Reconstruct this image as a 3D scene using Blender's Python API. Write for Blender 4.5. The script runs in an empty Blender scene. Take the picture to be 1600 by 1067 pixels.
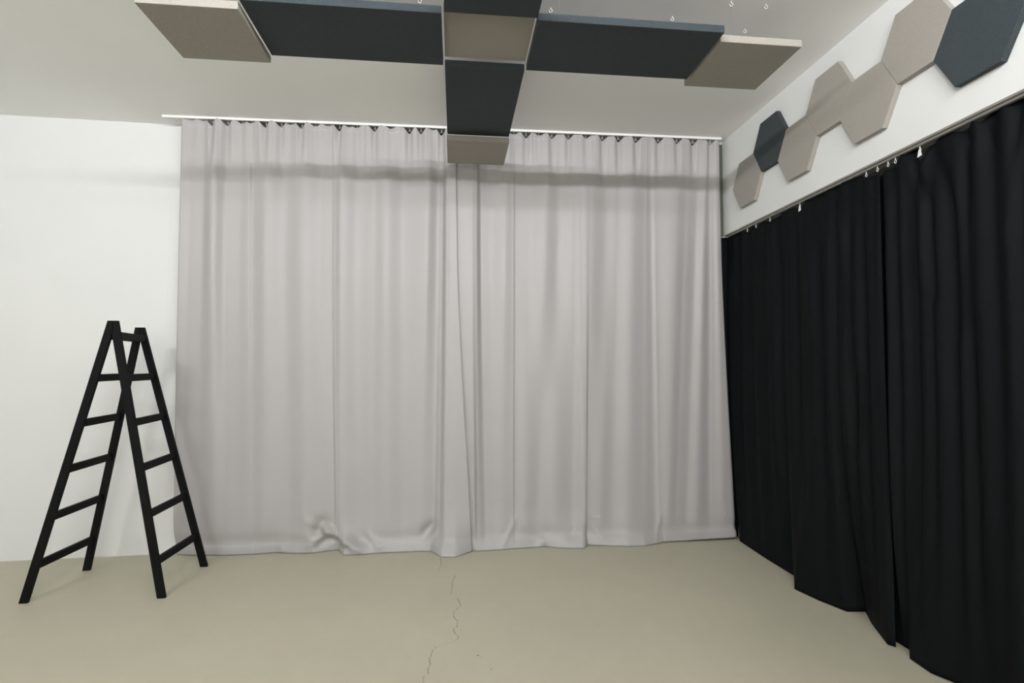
import bpy, bmesh, math, random
from mathutils import Vector, Matrix
random.seed(7)
scene = bpy.context.scene
COL = scene.collection

# ------------------------------------------------------------------ camera
F_PX, YAW, PITCH = 844.116, 0.0936, 0.0427
CAM_Z = 1.6306
cy, sy, cp, sp = math.cos(YAW), math.sin(YAW), math.cos(PITCH), math.sin(PITCH)
FWD = Vector((sy*cp, cy*cp, sp)); RGT = Vector((cy, -sy, 0)); UPV = RGT.cross(FWD)
cam_data = bpy.data.cameras.new('camera')
cam_data.sensor_width = 36.0
cam_data.sensor_fit = 'HORIZONTAL'
cam_data.lens = 36.0*F_PX/1600.0
cam_data.clip_start = 0.05
cam = bpy.data.objects.new('camera', cam_data)
COL.objects.link(cam)
rot = Matrix((RGT, UPV, -FWD)).transposed()
cam.matrix_world = Matrix.Translation((0, 0, CAM_Z)) @ rot.to_4x4()
scene.camera = cam

# ------------------------------------------------------------------ colour management, world
scene.view_settings.view_transform = 'Standard'
scene.view_settings.look = 'None'
scene.view_settings.gamma = 1.0
scene.view_settings.use_curve_mapping = False
scene.view_settings.exposure = 0.12
world = bpy.data.worlds.new('world'); scene.world = world
world.use_nodes = True
world.node_tree.nodes['Background'].inputs[0].default_value = (0.9, 0.95, 1.0, 1)
world.node_tree.nodes['Background'].inputs[1].default_value = 0.02

# ------------------------------------------------------------------ lamps (ceiling spots behind the viewer, aimed at the back wall), and an added soft fill
def area(name, loc, target, power, sx, sy_, color=(1, 0.985, 0.95), spread=180):
    l = bpy.data.lights.new(name, 'AREA'); l.shape = 'RECTANGLE'
    l.size = sx; l.size_y = sy_; l.energy = power; l.color = color; l.spread = math.radians(spread)
    o = bpy.data.objects.new(name, l); COL.objects.link(o)
    o.location = loc
    d = Vector(target) - Vector(loc)
    o.rotation_euler = d.to_track_quat('-Z', 'Y').to_euler()
    return o
COOL = (0.965, 0.985, 1.0); SOFT = (1.0, 0.965, 0.91)
area('lamp_centre', (-0.2, 0.1, 3.68), (-0.2, 5.0, 4.9), 94, 1.6, 0.05, COOL)
area('lamp_left', (-3.1, 0.1, 3.68), (-3.1, 5.0, 4.9), 66, 0.9, 0.05, COOL)
area('lamp_right', (1.5, 0.1, 3.68), (1.5, 5.0, 4.9), 42, 1.0, 0.05, COOL)
area('fill_behind', (-0.8, -4.1, 1.9), (-0.8, 5.0, 2.3), 150, 4.0, 1.8, SOFT)  # added fill at the rear wall, raises the ambient light; no real source there

# ------------------------------------------------------------------ pixel -> point helpers (units: metres, camera at 0,0,CAM_Z)
def ray(px, py):
    return FWD + RGT*((px-800.0)/F_PX) + UPV*((533.5-py)/F_PX)
def at_floor(px, py, z=0.0):
    d = ray(px, py); t = (z-CAM_Z)/d.z
    return Vector((d.x*t, d.y*t, z))
def at_y(px, py, y):
    d = ray(px, py); t = y/d.y
    return Vector((d.x*t, y, CAM_Z+d.z*t))
def at_x(px, py, x):
    d = ray(px, py); t = x/d.x
    return Vector((x, d.y*t, CAM_Z+d.z*t))

# ------------------------------------------------------------------ materials
def s2l(c):
    return tuple(((v/255.0)/12.92 if v/255.0 <= 0.04045 else (((v/255.0)+0.055)/1.055)**2.4) for v in c)
def mat(name, rgb, rough=0.8, spec=0.3, sheen=0.0, noise=None, bump=None, weave=None, metallic=0.0):
    """rgb in linear albedo; noise=(scale, amount); bump=(scale, strength, dist)"""
    m = bpy.data.materials.new(name); m.use_nodes = True
    nt = m.node_tree; b = nt.nodes['Principled BSDF']
    b.inputs['Base Color'].default_value = (*rgb, 1)
    b.inputs['Roughness'].default_value = rough
    b.inputs['Specular IOR Level'].default_value = spec
    b.inputs['Metallic'].default_value = metallic
    b.inputs['Sheen Weight'].default_value = sheen
    b.inputs['Sheen Roughness'].default_value = 0.4
    tc = nt.nodes.new('ShaderNodeTexCoord')
    geo = nt.nodes.new('ShaderNodeNewGeometry')
    if noise:
        cur = None
        for sc, am in noise:
            n = nt.nodes.new('ShaderNodeTexNoise'); n.inputs['Scale'].default_value = sc
            n.inputs['Detail'].default_value = 4
            nt.links.new(geo.outputs['Position'], n.inputs['Vector'])
            mr = nt.nodes.new('ShaderNodeMapRange')
            mr.inputs['From Min'].default_value = 0.25; mr.inputs['From Max'].default_value = 0.75
            mr.inputs['To Min'].default_value = 1-am; mr.inputs['To Max'].default_value = 1+am
            nt.links.new(n.outputs['Fac'], mr.inputs['Value'])
            vm = nt.nodes.new('ShaderNodeVectorMath'); vm.operation = 'SCALE'
            if cur is None: vm.inputs[0].default_value = rgb
            else: nt.links.new(cur, vm.inputs[0])
            nt.links.new(mr.outputs['Result'], vm.inputs['Scale'])
            cur = vm.outputs['Vector']
        nt.links.new(cur, b.inputs['Base Color'])
    last = None
    if bump:
        for sc, st, dist in bump:
            n = nt.nodes.new('ShaderNodeTexNoise'); n.inputs['Scale'].default_value = sc
            n.inputs['Detail'].default_value = 5
            nt.links.new(geo.outputs['Position'], n.inputs['Vector'])
            bp = nt.nodes.new('ShaderNodeBump'); bp.inputs['Strength'].default_value = st
            bp.inputs['Distance'].default_value = dist
            nt.links.new(n.outputs['Fac'], bp.inputs['Height'])
            if last: nt.links.new(last, bp.inputs['Normal'])
            last = bp.outputs['Normal']
    if last: nt.links.new(last, b.inputs['Normal'])
    return m
M_WALL = mat('white_wall_paint', (0.69, 0.697, 0.69), 0.85, 0.2, noise=[(1.2, 0.02)], bump=[(60, 0.08, 0.004), (2.5, 0.1, 0.01)])
M_CEIL = mat('white_ceiling_paint', (0.895, 0.895, 0.885), 0.9, 0.15, noise=[(0.8, 0.03)], bump=[(3.0, 0.15, 0.01)])
M_FLOOR = mat('beige_floor_paint', (0.485, 0.458, 0.352), 0.55, 0.3, noise=[(1.1, 0.05), (9, 0.02), (150, 0.02)], bump=[(220, 0.05, 0.002)])
M_CRACK = mat('dark_crack', (0.12, 0.10, 0.07), 0.9, 0.1)
M_STAIN = mat('floor_stain', (0.26, 0.22, 0.15), 0.7, 0.2)
M_CLOTH = mat('pale_grey_satin_cloth', (0.390, 0.375, 0.376), 0.42, 0.35, 0.1, noise=[(350, 0.03)], bump=[(260, 0.06, 0.002)])
M_BLACK = mat('black_molton_cloth', (0.0026, 0.0038, 0.0047), 0.75, 0.12, 0.0, noise=[(300, 0.08)])
M_GREEN = mat('green_screen_cloth', (0.105, 0.125, 0.09), 0.8, 0.2)
M_BEIGE = mat('beige_felt', (0.325, 0.302, 0.272), 0.95, 0.1, 0.1, noise=[(260, 0.22), (60, 0.03)], bump=[(500, 0.25, 0.002)])
M_SLATE = mat('dark_slate_felt', (0.043, 0.053, 0.059), 0.95, 0.1, 0.1, noise=[(260, 0.4), (60, 0.05)], bump=[(500, 0.25, 0.002)])
M_RAILW = mat('white_painted_metal', (0.85, 0.85, 0.83), 0.4, 0.5)
M_ALU = mat('brushed_grey_metal', (0.30, 0.29, 0.27), 0.45, 0.5, metallic=0.3)
M_GLIDE = mat('pale_plastic', (0.75, 0.76, 0.76), 0.4, 0.5)
M_WIRE = mat('steel_wire', (0.30, 0.30, 0.30), 0.5, 0.3)
M_LADDER = mat('black_painted_wood', (0.004, 0.004, 0.0045), 0.6, 0.12, noise=[(40, 0.2)], bump=[(90, 0.15, 0.002)])

# ------------------------------------------------------------------ object helpers
def link(name, bm, mats, parent=None, smooth=False):
    me = bpy.data.meshes.new(name)
    bmesh.ops.recalc_face_normals(bm, faces=bm.faces)
    bm.to_mesh(me); bm.free()
    for m in (mats if isinstance(mats, (list, tuple)) else [mats]): me.materials.append(m)
    if smooth:
        for p in me.polygons: p.use_smooth = True
    o = bpy.data.objects.new(name, me); COL.objects.link(o)
    if parent is not None:
        o.parent = parent
        o.location = -Vector(parent.location)      # meshes are written in world coordinates
    return o
def tag(o, label=None, cat=None, group=None, kind=None):
    if label: o['label'] = label
    if cat: o['category'] = cat
    if group: o['group'] = group
    if kind: o['kind'] = kind
    return o
def empty(name, loc):
    o = bpy.data.objects.new(name, None); o.empty_display_size = 0.1
    COL.objects.link(o); o.location = loc
    return o
def box(bm, x0, x1, y0, y1, z0, z1):
    v = [bm.verts.new((x, y, z)) for x in (x0, x1) for y in (y0, y1) for z in (z0, z1)]
    for f in ((0,1,3,2),(4,6,7,5),(0,4,5,1),(2,3,7,6),(0,2,6,4),(1,5,7,3)):
        bm.faces.new([v[i] for i in f])
    return v
def prism(bm, pts, ext):
    """closed prism from polygon pts (Vectors) extruded by vector ext"""
    a = [bm.verts.new(p) for p in pts]; b = [bm.verts.new(Vector(p)+Vector(ext)) for p in pts]
    n = len(pts)
    bm.faces.new(a); bm.faces.new(list(reversed(b)))
    for i in range(n): bm.faces.new([a[i], b[i], b[(i+1) % n], a[(i+1) % n]])
def tube(bm, pts, r, seg=8, closed=False):
    pts = [Vector(p) for p in pts]; rings = []
    n = len(pts)
    for i, p in enumerate(pts):
        if closed: t = pts[(i+1) % n]-pts[i-1]
        else: t = pts[min(i+1, n-1)]-pts[max(i-1, 0)]
        t.normalize()
        a = t.cross(Vector((0, 0, 1)));
        if a.length < 1e-3: a = t.cross(Vector((1, 0, 0)))
        a.normalize(); b = t.cross(a)
        rings.append([bm.verts.new(p + (a*math.cos(k*2*math.pi/seg)+b*math.sin(k*2*math.pi/seg))*r) for k in range(seg)])
    m = n if closed else n-1
    for i in range(m):
        A, B = rings[i], rings[(i+1) % n]
        for k in range(seg): bm.faces.new([A[k], A[(k+1) % seg], B[(k+1) % seg], B[k]])
    if not closed:
        bm.faces.new(rings[0]); bm.faces.new(list(reversed(rings[-1])))
def bevel(o, w, seg=2):
    md = o.modifiers.new('bevel', 'BEVEL'); md.width = w; md.segments = seg
    md.limit_method = 'ANGLE'; md.angle_limit = math.radians(40)

# ------------------------------------------------------------------ the room
H = CAM_Z + 2.1667          # ceiling height
XR = 2.524                  # face of the beam on the right
Z_BEAM = CAM_Z + 1.245      # underside of that beam
XREC = 2.95                 # recessed wall behind the black curtains
XL, YB = -5.2, -4.2

bm = bmesh.new(); box(bm, XL-.1, XREC+.1, YB-.1, 5.3, -0.1, 0)
floor = link('floor', bm, [M_FLOOR, M_CRACK, M_STAIN])
# hairline crack and small stains lie in the floor surface
bm = bmesh.new(); bm.from_mesh(floor.data)
crack_px = [[(688.3,871.6),(689,877),(690,883),(687,888),(685.4,891)],
 [(709.6,897.8),(710.5,903),(707,909.5),(706.3,920),(704.2,930)],
 [(713,934),(716.4,938.6),(718,942),(720,947),(713,952),(710.6,955),(709.4,960),(710.2,964.8),(713,968),(715,972.5),(714.5,978),
  (708.7,984),(710.6,989),(716,993.9),(715,998),(712.5,1000.7),(706,1004),(699,1005.5),(692,1008),(683.4,1009.8),(679,1014),(674.7,1017),(675,1021),(673.3,1025),
  (671.5,1029),(670.8,1032.7),(672,1040),(668.9,1047),(669,1051),(668,1054),(663,1056),(660.5,1058),(661,1062),(660,1067),(659,1085),(650,1110)]]
for line in crack_px:
    P = []
    for i, q in enumerate(line):
        p = at_floor(*q); P.append(p)
        if i < len(line)-1:
            n = at_floor(*line[i+1])
            for k in (0.33, 0.66):
                P.append(p.lerp(n, k) + Vector((random.uniform(-.006, .006), random.uniform(-.004, .004), 0)))
    prev = None
    for i, p in enumerate(P):
        w = random.uniform(.0008, .0020)*(0.4 if i in (0, len(P)-1) else 1)
        a = bm.verts.new((p.x-w, p.y, .0006)); b = bm.verts.new((p.x+w, p.y+.001, .0006))
        if prev:
            f = bm.faces.new([prev[0], prev[1], b, a]); f.material_index = 1
        prev = (a, b)
for (px, py, r) in ((747,1024,.008),(751,1027,.005),(768,1045,.006),(1229,938,.005),(10,878,.006),(556,846,.003)):
    c = at_floor(px, py); vs = []
    for k in range(9):
        rr = r*random.uniform(.6, 1.2)
        vs.append(bm.verts.new((c.x+rr*math.cos(k*.698), c.y+rr*.9*math.sin(k*.698), .0007)))
    f = bm.faces.new(vs); f.material_index = 2
for f in bm.faces:
    if f.normal.z < 0 and f.material_index: f.normal_flip()
bm.to_mesh(floor.data); bm.free()
tag(floor, 'beige painted concrete floor with a thin zigzag crack', kind='structure')

bm = bmesh.new(); box(bm, XL-.1, XREC+.1, YB-.1, 5.3, H, H+.1)
tag(link('ceiling', bm, M_CEIL), 'plain white ceiling above the hanging panels', kind='structure')

# back wall: left stretch leans back a little and is not quite square to the rest
bm = bmesh.new()
prof = [(XL, 4.86, 4.93), (-3.9, 4.925, 5.00), (-2.6, 4.985, 5.06), (-2.2, 4.99, 5.05), (2.0, 4.99, 4.99), (XR, 4.985, 4.97), (XREC, 4.985, 4.97)]
lo = [bm.verts.new((x, a, 0)) for x, a, b in prof]; hi = [bm.verts.new((x, b, H)) for x, a, b in prof]
lo2 = [bm.verts.new((x, 5.25, 0)) for x, a, b in prof]; hi2 = [bm.verts.new((x, 5.25, H)) for x, a, b in prof]
n = len(prof)
for i in range(n-1):
    bm.faces.new([lo[i], lo[i+1], hi[i+1], hi[i]]); bm.faces.new([lo2[i+1], lo2[i], hi2[i], hi2[i+1]])
    bm.faces.new([hi[i], hi[i+1], hi2[i+1], hi2[i]]); bm.faces.new([lo[i+1], lo[i], lo2[i], lo2[i+1]])
bm.faces.new([lo[0], hi[0], hi2[0], lo2[0]]); bm.faces.new([lo[-1], lo2[-1], hi2[-1], hi[-1]])
tag(link('wall_back', bm, M_WALL), 'white back wall, bare behind the ladder', kind='structure')
bm = bmesh.new(); box(bm, XR, XREC, YB, 4.985, Z_BEAM, H)
tag(link('wall_right', bm, M_WALL), 'white upper right wall carrying the hexagons', kind='structure')
bm = bmesh.new(); box(bm, XREC, XREC+.1, YB, 5.25, 0, H)
tag(link('wall_right_recess', bm, M_WALL), 'recessed wall behind the black curtains', kind='structure')
bm = bmesh.new(); box(bm, XL-.1, XL, YB, 5.25, 0, H)
tag(link('wall_left', bm, M_WALL), 'white left wall', kind='structure')
bm = bmesh.new(); box(bm, XL-.1, XREC+.1, YB-.1, YB, 0, H)
tag(link('wall_front', bm, M_WALL), 'white wall behind the viewer', kind='structure')

# ------------------------------------------------------------------ hexagonal panels on the right wall
KH = 2.489/5.8076
HR = .5516*KH; HU = 10.4388*KH; HV = 3.7558*KH + CAM_Z
hexes = [('beige', 'beige felt hexagon nearest the back corner, lowest of the wall panels'),
         ('slate', 'dark slate felt hexagon at the far end, near the back corner'),
         ('beige', 'beige felt hexagon directly below and right of the far dark hexagon'),
         ('beige', 'raised beige felt hexagon in mid chain, between two low beige ones'),
         ('beige', 'low beige felt hexagon in mid chain, between two raised beige ones'),
         ('beige', 'large beige felt hexagon cut by the photo top edge beside the near dark one'),
         ('slate', 'largest dark slate felt hexagon at the near end of the wall chain')]
for k, (kind, lab) in enumerate(hexes):
    u = HU-1.5*HR*k; v = HV + (k % 2)*HR*math.sqrt(3)/2
    bm = bmesh.new(); r = HR*.994
    pts = [(XR-.0352, u+r*math.cos(a*math.pi/3), v+r*math.sin(a*math.pi/3)) for a in range(6)]
    prism(bm, pts, (.0350, 0, 0))
    o = link('hexagonal_acoustic_panel', bm, M_BEIGE if kind == 'beige' else M_SLATE)
    bevel(o, .0025, 2)
    tag(o, lab, 'acoustic panel', 'hexagonal acoustic panels on the right wall')

# ------------------------------------------------------------------ hanging ceiling panels
K5 = 5/6.0; PHI = 0.0107; TH = 0.042
EX = Vector((math.cos(PHI), math.sin(PHI), 0)); EY = Vector((-math.sin(PHI), math.cos(PHI), 0))
panels = [
 ('beige', .6, .6, (-1.9563, 3.3246, 2.1579), 'square beige panel hanging at the left end of the cross'),
 ('slate', 1.218, .6, (-1.3483, 3.2994, 2.1963), 'long dark panel hanging left of the centre square'),
 ('beige', .6, .6, (-.125, 3.289, 2.2476), 'square beige panel at the centre of the cross'),
 ('slate', 1.256, .6, (.4763, 3.3231, 2.1961), 'long dark panel hanging right of the centre square'),
 ('beige', .6, .6, (1.7509, 3.4446, 2.2028), 'square beige panel hanging at the right end of the cross'),
 ('slate', .6, 1.2, (-.1327, 3.9283, 2.2048), 'long dark panel reaching from the centre square towards the pale curtain'),
 ('beige', .6, .6, (-.1492, 5.0381, 2.1152), 'square beige panel hanging right in front of the pale curtain'),
 ('slate', .6, 1.2, (-.1075, 2.110, 2.197), 'dark panel nearest the viewer, cut by the photo top edge'),
]
for kind, sx, sy_, o0, lab in panels:
    o0 = Vector(o0)*K5 + Vector((0, 0, CAM_Z)); sx *= K5; sy_ *= K5
    P = lambda a, b, z: o0 + EX*a + EY*b + Vector((0, 0, z))
    root = empty('hanging_acoustic_panel', P(sx/2, sy_/2, 0))
    tag(root, lab, 'acoustic panel', 'acoustic panels hung from the ceiling as a cross')
    bm = bmesh.new(); g = .003
    prism(bm, [P(g, g, 0), P(sx-g, g, 0), P(sx-g, sy_-g, 0), P(g, sy_-g, 0)], (0, 0, TH))
    b = link('board', bm, M_BEIGE if kind == 'beige' else M_SLATE, root); bevel(b, .003, 2)
    ia = .14; ib = .13 if sx == sy_ else .112
    for a in (ia, sx-ia):
        for c in (ib, sy_-ib):
            p = P(a, c, TH)
            bm = bmesh.new(); tube(bm, [p, Vector((p.x, p.y, H-.028))], .0002, 6)
            link('wire', bm, M_WIRE, root)
            bm = bmesh.new()      # open screw hook in the ceiling
            pts = [Vector((p.x, p.y, H+.001)), Vector((p.x, p.y, H-.008))]
            for q in range(0, 11):
                an = math.radians(90-q*30)
                pts.append(Vector((p.x+.010*math.cos(an), p.y, H-.018+.010*math.sin(an))))
            tube(bm, pts, .0014, 6)
            link('ceiling_hook', bm, M_GLIDE, root)

# ------------------------------------------------------------------ ladder
NT = Vector((-2.478, 4.104, 1.944)); FT = Vector((-2.583, 4.617, 1.930))
feet = {'A': (Vector((-2.975, 4.067, 0)), Vector((-2.952, 4.656, 0))), 'B': (Vector((-2.080, 4.066, 0)), Vector((-2.062, 4.654, 0)))}
ladder = empty('double_ladder', (-2.52, 4.36, 0))
tag(ladder, 'black painted wooden double ladder standing open before the bare white wall', 'ladder')
RW, RT = .053, .024
def rail(foot, top, side):
    """side -1: leans left leg, +1 right leg. prism in the x-z plane, thickness along y"""
    s = side; h = top.z
    xo = foot.x + s*RW*.52; xi = foot.x - s*RW*.52
    to = top.x + s*.034; mid = top.x + s*.0022
    dx = (to-xo)/h
    # inner edge line x = xi + dx*z reaches mid at:
    zm = (mid-xi)/dx
    yb = lambda z: foot.y + (top.y-foot.y)*z/h
    pts = [(xo, 0), (xi, 0), (mid, zm), (mid, h), (to, h)]
    bm = bmesh.new()
    prism(bm, [Vector((x, yb(z)-RT/2, z)) for x, z in pts], (0, RT, 0))
    o = link('rail', bm, M_LADDER, ladder); bevel(o, .002, 2)
    cx = lambda z: (xo+xi)/2 + dx*z
    return cx, yb
for key, s in (('A', -1), ('B', 1)):
    n_, f_ = feet[key]
    cn, yn = rail(n_, NT, s); cf, yf = rail(f_, FT, s)
    for z in (.247, .573, .897, 1.217, 1.535, 1.838):
        zz = z
        h2 = .0265; t2 = .013
        tilt = .25*s
        a = Vector((cn(zz), yn(zz)+RT/2-.006, zz)); b = Vector((cf(zz), yf(zz)-RT/2+.006, zz))
        if z > 1.8: a.x += s*.006; b.x += s*.006
        bm = bmesh.new(); ring = []
        for p in (a, b):
            ring.append([bm.verts.new(p+Vector((dx_, 0, dz_))) for dx_, dz_ in ((-t2-tilt*-h2*-1*s*s*0, -h2), (t2, -h2), (t2, h2), (-t2, h2))])
        for k in range(4): bm.faces.new([ring[0][k], ring[0][(k+1) % 4], ring[1][(k+1) % 4], ring[1][k]])
        bm.faces.new(ring[0]); bm.faces.new(list(reversed(ring[1])))
        o = link('rung', bm, M_LADDER, ladder); bevel(o, .002, 2)
for s in (-1, 1):
    bm = bmesh.new(); c = NT + Vector((s*.016, -RT/2-.001, -.10))
    prism(bm, [c+Vector((.006*math.cos(a*math.pi/4), 0, .006*math.sin(a*math.pi/4))) for a in range(8)], (0, -.003, 0))
    link('bolt', bm, M_LADDER, ladder)

# ------------------------------------------------------------------ cloth helpers
def smooth(t):
    t = max(0., min(1., t)); return t*t*(3-2*t)
def interp(xs, ys, x, fn=smooth):
    if x <= xs[0]: return ys[0]
    if x >= xs[-1]: return ys[-1]
    lo_, hi_ = 0, len(xs)-1
    while hi_-lo_ > 1:
        m = (lo_+hi_)//2
        if xs[m] <= x: lo_ = m
        else: hi_ = m
    d = xs[hi_]-xs[lo_]
    if d < 1e-9: return ys[hi_]
    return ys[lo_]+(ys[hi_]-ys[lo_])*fn((x-xs[lo_])/d)
lin = lambda t: t
def grid_mesh(name, us, vs, fn, material, parent=None, thick=.0025):
    verts = []; faces = []
    for v in vs:
        for u in us: verts.append(tuple(fn(u, v)))
    nu = len(us)
    for j in range(len(vs)-1):
        for i in range(nu-1):
            a = j*nu+i; faces.append((a, a+1, a+nu+1, a+nu))
    me = bpy.data.meshes.new(name); me.from_pydata(verts, [], faces); me.materials.append(material)
    for p in me.polygons: p.use_smooth = True
    o = bpy.data.objects.new(name, me); COL.objects.link(o)
    if parent is not None:
        o.parent = parent; o.location = -Vector(parent.location)
    md = o.modifiers.new('thickness', 'SOLIDIFY'); md.thickness = thick; md.offset = 0
    return o
def frange(a, b, n): return [a+(b-a)*i/(n-1) for i in range(n)]
def wob(x, z, k=0):     # slow smooth pseudo-random wobble
    return (math.sin(x*7.3+k+z*1.1)+math.sin(x*17.1+2*k-z*.7)*.6+math.sin(x*31.7+3.1*k+z*1.9)*.35)/2

# ------------------------------------------------------------------ pale curtains in front of the back wall
YC = 4.905
ZT, ZH, ZB = at_y(700, 202, YC).z, 2.60, .59     # heading, upper and lower control heights
def XU(px): return at_y(px, 400, YC).x
def XLo(px): return at_y(px, 750, 4.87).x
DIPS = [301,318,333,356,379,393,416,440,455,472,493,512,531,545,558,586,612,640,658,676,690,703,718,732,746,760,776,790,803,822,842,862,888,915,941,966,993,1028,1057,1082,1109]
DD =   [.1,.1,1,.7,.3,.3,.9,.6,.3,.8,.3,.2,1,.3,.3,.8,.3,.9,.9,.3,.9,.4,.6,.5,.6,.4,.5,.6,.3,.7,.3,.8,.8,.6,.8,.9,.9,.7,.8,.9,.7]
def XT(px): return at_y(px, 215, YC).x
DX = [XT(p) for p in DIPS]
def head_dip(x):
    """0 at the dip, 1 on the arcs; and depth of the nearest dip"""
    best = 9; dd = .5
    for a, d in zip(DX, DD):
        if abs(x-a) < best: best = abs(x-a); dd = d
    return best, dd
def pale(knots, contour, wrinkles, u, z, ymid=YC):
    """knots: (px upper, px lower, ridge upper, ridge lower) in metres towards the room"""
    # u in 0..1 over the knot index range
    i = min(int(u), len(knots)-2); t = u-i
    a, b = knots[i], knots[i+1]
    xu = a[4]+(b[4]-a[4])*t; xl = a[5]+(b[5]-a[5])*t
    st = smooth(t)
    du = a[2]+(b[2]-a[2])*st; dl = a[3]+(b[3]-a[3])*st
    w = (ZH-z)/(ZH-ZB)
    wx = w*(.35 if xl > xu else 1.) if w < 0 else w**1.25 if (xl > xu and w < 1) else w
    x = xu+(xl-xu)*wx
    wc = smooth(w*.9+.05)
    d = (du+(dl-du)*wc)*1.2
    if d > .11: d = .11+(d-.11)*.3
    # heading: pleats made by the hooks
    wh = smooth((z-(ZT-.55))/.55)
    best, dd = head_dip(x)
    arc = smooth(best/.045)
    d = d*(1-.55*wh) + wh*((arc-.5)*.040*dd+.012)
    zz = z
    if z > ZT-.12:
        k = smooth((z-(ZT-.12))/.12)
        zz = z - .010*k - k*((.052*dd+.004)*max(0., 1-best/.048)**.85) + k*.004*math.sin(x*40)
    # sewn heading tape and bottom hem
    if z > ZT-.055: d += .0025
    y = ymid - d*.9
    # floor contact line
    if z < .45:
        yc = interp([c[0] for c in contour], [c[1] for c in contour], x, lin)
        zc = interp([c[0] for c in contour], [c[2] for c in contour], x, lin)
        k = max(0., 1-z/.45); kk = k**2.6
        y = y+(yc-y)*kk
        if z < .30: zz = z + zc*max(0., 1-z/.30)
        y += .014*math.exp(-((z-.115)/.055)**2)
        if z < .085: y -= .004*smooth((.085-z)/.015)
    for (wx, wz, L, W, ang, amp) in wrinkles:
        dx, dz = x-wx, z-wz
        if abs(dx) < .4 and abs(dz) < .4:
            c_, s_ = math.cos(ang), math.sin(ang)
            p = dx*c_+dz*s_; q = -dx*s_+dz*c_
            y -= amp*math.exp(-(p/L)**2-(q/W)**2)
    y += .0012*wob(x, z, 1)
    return Vector((x, min(y, 4.948), max(zz, .003)))
def prep(kn): return [(a, b, c, d, XU(a), XLo(b)) for a, b, c, d in kn]
A = .055
left_kn = prep([(281,271,.020,.020),(298,288,.008,.012),(315,307,.006,.010),(336,333,.060,.026),(354,352,.012,.010),(374,368,.010,.008),
 (390.5,390.5,.022,.017),(394,393.5,.012,.010),(418,412,.048,.024),(446,449,.010,.002),(476,476,.046,.028),(504,505,.012,.006),
 (519,521,.006,.0),(523,524.5,.016,.022),(534,532,.044,.030),(562,562,.006,.004),(584,582,.022,.012),(603,602,.048,.032),(632,632,.010,.006),
 (667,658,.046,.020),(684,679,.0,.0),(691,686,.012,.028),(698,697,.085,.100),(708,711,.100,.125),(714.0,730,.095,.115),(714.8,732,.088,.105)])
right_kn = prep([(706,718,.03,.03),(713,728,.075,.085),(737,740,.080,.075),(744,746,.072,.048),(751,758,.022,.016),(766,770,.016,.014),(788,785,.036,.026),(802,802,.022,.018),(805,805,.012,.008),
 (825,820,.010,.024),(850,843,.034,.004),(872,868,.006,.034),(896,896,.028,.008),(906,913,.034,.042),(915,916.5,.040,.038),(921,918,.036,.008),(946,940,.008,.020),(962,958,.014,.004),(986,984,.034,.032),
 (1008,1008,.012,.016),(1018,1025,.002,.002),(1024,1032,.012,.014),(1053,1047,.036,.026),(1070,1062,.014,.012),(1085,1076,.002,.004),(1098,1092,.026,.024),(1108,1112,.008,.0),(1113,1117,.014,.006),(1121,1132,.026,.024),(1127,1147,.016,.016)])
def contour_from(lst):
    out = []
    for px, py, lift in lst:
        p = at_floor(px, py, lift); out.append((p.x, p.y, lift))
    out.sort(); return out
left_ct = contour_from([(268.7,866.6,0),(300,867.6,0),(348,868,0),(400,866,0),(431,863.5,.0),(460,865,0),(488.6,864.4,0),(510,861.5,0),(530,859.5,0),(537,867.6,0),(562,865.7,0),(610,863.5,0),(650,862,0),(673,861.2,0),(681,866,0),(689,870.8,0),(711.6,870.8,0),(725,866,.0),(737,861.9,0)])
right_ct = contour_from([(694,859,0),(737,860.5,0),(745,861.5,0),(770,860,0),(800,857.5,0),(852,854,0),(884,857,0),(914,857,0),(918,851.7,0),(950,853,0),(982.7,853.9,0),(1008,853,0),(1037,847,.004),(1090,843.5,.012),(1155,839.5,.022)])
def W(px, py, L, wd, ang, amp, y=4.84):
    p = at_y(px, py, y); s = 1.0/172
    return (p.x, p.z, L*s, wd*s, math.radians(ang), amp)
left_wr = [W(498,826,12,9,70,-.06), W(512,833,26,6,-28,.058), W(497,842,16,6,40,.034), W(505,850,14,5,30,-.018), W(482,845,10,8,60,.018),
           W(462,843,10,14,-60,.010), W(545,845,20,9,-50,.048), W(555,852,22,6,-30,.038), W(538,856,18,5,20,-.02), W(583,845,12,5,-45,.022), W(590,855,14,5,20,.010),
           W(437,862,5,4,-60,.012), W(670,828,14,8,40,-.042), W(676,838,12,5,55,.034), W(681,850,8,6,70,.015), W(300,850,20,5,-50,.008)]
right_wr = [W(850,848,14,5,35,.014), W(838,836,25,5,-40,.010), W(797,832,35,4,62,.010), W(1030,830,22,4,75,.010), W(1150,832,18,3,-50,.008), W(935,835,18,4,-45,.008),
            W(830,739,10,1.5,0,.003), W(778,739,14,1.5,3,.002), W(828,780,10,1.5,5,.003), W(777,782,14,2,12,.003), W(937,811,16,1.8,-6,.004), W(1061,739,12,1.5,0,.003), W(1062,780,10,1.5,0,.003), W(1136,791,12,1.2,-2,-.003)]
def zs():
    return [.003+ .012*i for i in range(40)] + frange(.485, ZT-.60, 60) + frange(ZT-.58, ZT-.13, 24) + frange(ZT-.12, ZT, 16)
def us(kn):
    out = []
    for i in range(len(kn)-1):
        w = abs(kn[i+1][4]-kn[i][4]); nn = max(3, int(w/.008))
        out += [i+k/nn for k in range(nn)]
    return out+[len(kn)-1.0]
def pale_curtain(name, kn, ct, wr, label, ymid):
    root = empty(name, (sum(k[4] for k in kn)/len(kn), YC, 0))
    tag(root, label, 'curtain', 'pale grey curtains on the back wall')
    grid_mesh('cloth', us(kn), zs(), lambda u, z: pale(kn, ct, wr, u, z, ymid), M_CLOTH, root)
    return root
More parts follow.
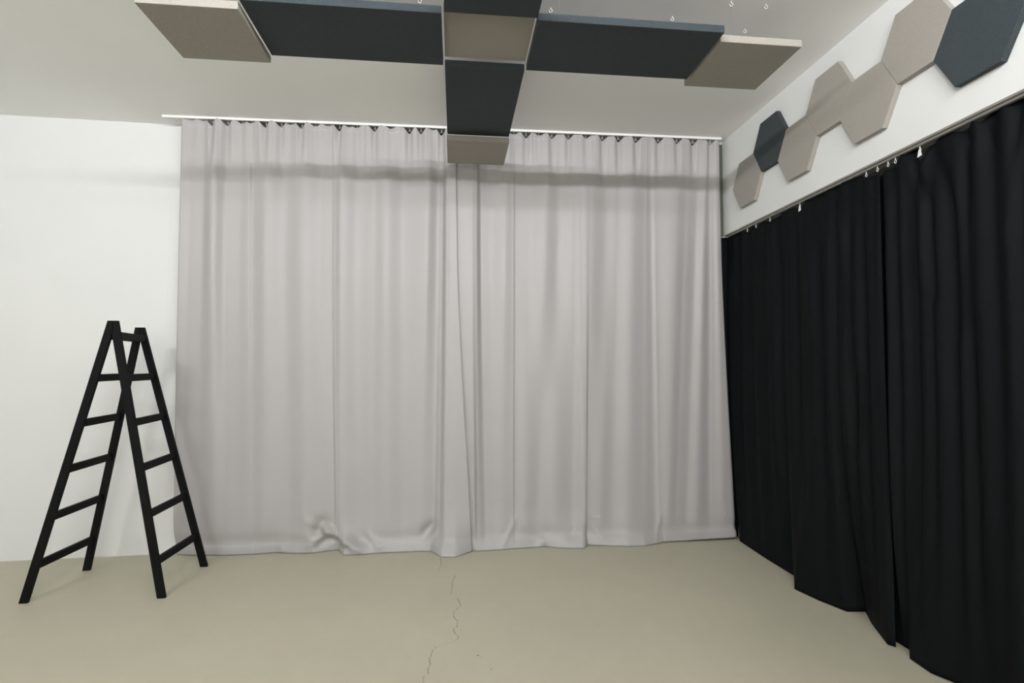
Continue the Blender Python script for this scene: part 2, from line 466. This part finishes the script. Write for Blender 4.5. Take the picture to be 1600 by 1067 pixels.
pale_curtain('pale_curtain', left_kn, left_ct, left_wr, 'left pale grey curtain, with its bulging fold at the central join', YC)
pale_curtain('pale_curtain', right_kn, right_ct, right_wr, 'right pale grey curtain, between the central join and the black curtains', YC+.012)

# ceiling rail of the pale curtains
xa, xb = at_y(259.4, 184.4, 4.93).x, at_y(1124, 218.2, 4.91).x
rail_w = empty('ceiling_curtain_rail', ((xa+xb)/2, 4.93, H))
tag(rail_w, 'long white curtain rail fixed under the ceiling above the pale curtains', 'curtain rail')
bm = bmesh.new(); box(bm, xa, xb, 4.865, 4.885, H-.019, H); box(bm, xa, xb, 4.885, 4.975, H-.008, H)
link('track', bm, M_RAILW, rail_w)
for a in DX:
    bm = bmesh.new()
    tube(bm, [Vector((a, 4.905, H-.008)), Vector((a, 4.905, H-.03))], .002, 6)
    tube(bm, [Vector((a+.007*math.cos(q), 4.905, H-.037+.007*math.sin(q))) for q in [k*math.pi/4 for k in range(8)]], .0015, 6, True)
    link('glider', bm, M_GLIDE, rail_w)

# black lining curtain and green backdrop hanging behind the pale curtains
def backing(name, x0, x1, y0, amp, ztf, material, label, cat, flare=0., zb=.004, k=0):
    n = int((x1-x0)/.02)
    o = grid_mesh(name, frange(x0, x1, n), frange(0, 1, 40),
                  lambda u, t: Vector((u+flare*smooth(1-t)*(u-x0)/(x1-x0), y0+amp*wob(u*1.6, t, k), zb+(ztf(u)-zb)*t)), material)
    return tag(o, label, cat)
backing('black_lining_curtain', -2.25, 2.62, 4.966, .005, lambda x: (H-.026) if x < 2.34 else (Z_BEAM-.02 if x > 2.38 else H-.026-(x-2.34)/.04*(H-.026-Z_BEAM+.02)),
        M_BLACK, 'black lining curtain showing only as dark gaps above and below the pale curtains', 'curtain')
backing('green_backdrop', 2.33, 2.516, 4.955, .002, lambda x: H-.03, M_GREEN, 'thin sliver of green backdrop between the right pale curtain and the corner', 'backdrop', zb=Z_BEAM-.01, k=3)

# ------------------------------------------------------------------ black curtains under the beam
XB = 2.585
def YM(px): return at_x(px, 500, XB).y
# (px at row 500, displacement towards the room)
far_kn = [(1131,.02),(1146,.045),(1160,.0),(1170,.035),(1180,.0),(1191,.04),(1201,.01),(1214,.045),(1228,-.03),(1232,.03),(1242,.045),(1253,.0),(1262,.03),(1276,.04),(1289,.0),(1303,.045),(1315,-.02),(1319,.025),(1328,.05),(1338,.0),(1350,.045),(1361,.005),(1372,.05),(1384,.035),(1388,.015)]
near_kn = [(1360,-.075),(1384,-.060),(1390,-.02),(1393,.02),(1400,.06),(1413,.01),(1422,.05),(1432,.02),(1441,.0),(1454,.05),(1466,.02),(1478,.05),(1498,.0),(1512,.04),(1524,.0),(1545,.05),(1568,.01),(1590,.045),(1610,.0),(1650,.05),(1690,.0),(1740,.06),(1800,.0),(1880,.05),(1960,.0),(2080,.05),(2200,.0)]
far_ct = [(1156,846),(1198,874),(1240.5,900),(1241.5,921),(1280,939),(1325,957),(1352,956),(1362,975),(1387,1008),(1400,1012)]
near_ct = [(1400,1012),(1421,1016),(1422,1030),(1455,1053),(1490,1067)]
def black(kn, ct, yo, side, u, z, seedk):
    i = min(int(u), len(kn)-2); t = u-i
    ym = kn[i][2]+(kn[i+1][2]-kn[i][2])*t
    d = kn[i][1]+(kn[i+1][1]-kn[i][1])*smooth(t)
    dtop = ztop(ym)
    zt = Z_BEAM-.012-dtop
    zz = .004 + z*(zt-.004)
    y = ym
    # gather at top into small pleats
    wt = smooth((z-.80)/.2)
    d = d*(1-.5*wt)+wt*.012*math.sin(ym*42)
    # wide folds grow lower down
    wl = smooth((.75-z)/.75)
    d += wl*.03*wob(ym*.8, zz*.25, seedk)
    x = XB-.018-d*(.75+.4*wl)+yo
    if side: x -= creases(ym, zz)
    kk = max(0., 1-z/.55)**1.6
    yb, xb_ = bottom(ct, u, len(kn)-1, ym)
    x = x+(xb_-x)*kk
    y = y+(yb-y)*kk
    return Vector((x, y, zz))
CR_PX = [([(1296,330),(1316,450),(1330,560),(1345,690)], -.030, .05), ([(1304,345),(1326,455),(1342,570)], .020, .05), ([(1420,262),(1446,320),(1458,460)], -.030, .025), ([(1412,258),(1436,330),(1444,440)], .022, .03),
 ([(1450,235),(1482,330),(1500,520)], -.026, .035), ([(1470,225),(1500,330),(1515,480)], .018, .04), ([(1243,338),(1258,400),(1268,520)], .018, .05), ([(1592,170),(1580,260),(1572,380)], .022, .02),
 ([(1395,255),(1386,330)], .02, .03), ([(1232,345),(1222,430),(1216,560)], -.018, .05), ([(1530,205),(1536,235)], -.035, .022), ([(1488,212),(1510,222)], -.03, .02), ([(1350,700),(1362,860)], -.02, .04),
 ([(1436,900),(1470,1000),(1520,1062)], .028, .03), ([(1420,880),(1440,985)], -.02, .03), ([(1262,820),(1250,900)], .02, .05), ([(1300,900),(1330,870)], -.02, .05)]
CR = [([(lambda p: (p.y, p.z))(at_x(a, b, XB-.05)) for a, b in pts], am, w) for pts, am, w in CR_PX]
def creases(y, z):
    t = 0.
    for pts, am, w in CR:
        best = 9.; 
        for i in range(len(pts)-1):
            ay, az = pts[i]; by, bz = pts[i+1]
            ly, lz = by-ay, bz-az; q = ((y-ay)*ly+(z-az)*lz)/(ly*ly+lz*lz)
            over = max(0., -q, q-1)*math.hypot(ly, lz)
            q = max(0., min(1., q))
            d = math.hypot(y-ay-q*ly, (z-az-q*lz)) + over*.0
            best = min(best, d)
        if best < 3*w: t += .6*am*math.exp(-(best/w)**2)
    return t
HK = [(4.75,.01),(4.582,.035),(4.50,.012),(4.44,.05),(4.33,.015),(4.226,.06),(4.1,.02),(3.90,.025),(3.827,.095),(3.74,.0),(3.5,.012),(3.36,.004),(3.20,.02),(3.152,.05),(3.059,.055),(2.976,.058),(2.921,.055),(2.86,.0),(2.80,.0),(2.749,.10),(2.70,.03),(2.60,.0),(2.5,.03),(2.44,.012),(2.399,.03),(2.36,.0),(2.24,.0),(2.121,.035),(2.05,.0),(1.9,.03),(1.8,.0),(1.6,.03),(1.5,.0),(1.3,.03),(1.1,.0)]
HKs = sorted(HK)
def ztop(y): return interp([h[0] for h in HKs], [h[1] for h in HKs], y)
def bottom(ct, u, umax, ym):
    # ct: list of (y parameter, y, x)
    return interp([-c[0] for c in ct], [c[1] for c in ct], -ym, lin), interp([-c[0] for c in ct], [c[2] for c in ct], -ym, lin)
def mk_kn(k): return [(a, b, YM(a)) for a, b in k]
FK, NK = mk_kn(far_kn), mk_kn(near_kn)
def mk_ct(lst, y_first, y_last):
    P = [at_floor(*q) for q in lst]
    out = []
    for p in P: out.append([p.y, p.y, p.x])
    # stretch the parameter so the curtain ends land on the ends of the contour
    a, b = P[0].y, P[-1].y
    for o in out: o[0] = y_first+(o[1]-a)*(y_last-y_first)/(b-a)
    return [tuple(o) for o in out]
FC = mk_ct(far_ct, 4.93, FK[-1][2])
nc = [at_floor(*q) for q in near_ct]
NC = [(NK[0][2], nc[0].y+.10, nc[0].x+.05)] + [(p.y, p.y, p.x) for p in nc[1:]] + [(2.45, 2.45, 2.56), (2.25, 2.25, 2.47), (2.0, 2.0, 2.55), (1.7, 1.7, 2.48), (1.4, 1.4, 2.55), (1.1, 1.1, 2.5), (.8, .8, 2.55)]
def us_b(kn):
    out = []
    for i in range(len(kn)-1):
        w = abs(kn[i+1][2]-kn[i][2]); nn = max(3, int(w/.01))
        out += [i+k/nn for k in range(nn)]
    return out+[len(kn)-1.0]
FK[0] = (FK[0][0], FK[0][1], 4.95)
zl = [i/90.0 for i in range(91)]
for kn, ct, yo, lab, sk in ((FK, FC, 0, 'far black curtain under the hexagons, beside the pale curtain', 0.5), (NK, NC, .01, 'near black curtain, filling the right edge of the photo', 2.2)):
    root = empty('black_curtain', (XB, sum(k[2] for k in kn)/len(kn), 0))
    tag(root, lab, 'curtain', 'black curtains on the right')
    grid_mesh('cloth', us_b(kn), zl, lambda u, z: black(kn, ct, yo, 1, u, z, sk), M_BLACK, root, .002)

# metal rail under the beam, with its gliders
rail_b = empty('wall_curtain_rail', (XB, 3, Z_BEAM))
tag(rail_b, 'grey metal curtain rail running below the hexagons along the black curtains', 'curtain rail')
bm = bmesh.new()
box(bm, 2.526, 2.540, .6, 4.95, Z_BEAM-.010, Z_BEAM-.0002)
box(bm, 2.540, 2.560, .6, 4.95, Z_BEAM-.024, Z_BEAM-.0002)
box(bm, 2.560, 2.600, .6, 4.95, Z_BEAM-.006, Z_BEAM-.0002)
box(bm, 2.600, 2.612, .6, 4.95, Z_BEAM-.024, Z_BEAM-.0002)
link('track', bm, M_ALU, rail_b)
for yy in (4.582, 4.44, 4.226, 3.827, 3.152, 3.059, 2.976, 2.921, 2.749):
    xg = 2.552; dz = ztop(yy)
    bm = bmesh.new()
    z0 = Z_BEAM-.024
    tube(bm, [Vector((xg, yy, z0)), Vector((xg, yy, z0-.012))], .003, 6)
    tube(bm, [Vector((xg, yy+.007*math.cos(q), z0-.022+.010*math.sin(q))) for q in [k*math.pi/5 for k in range(10)]], .0016, 6, True)
    if yy in (3.827, 2.749):
        prism(bm, [Vector((xg-.004, yy-.004, z0-.02)), Vector((xg-.004, yy+.006, z0-.02)), Vector((xg-.004, yy+.016, z0-.06)), Vector((xg-.004, yy-.012, z0-.055))], (.004, 0, 0))
    link('glider', bm, M_GLIDE, rail_b)
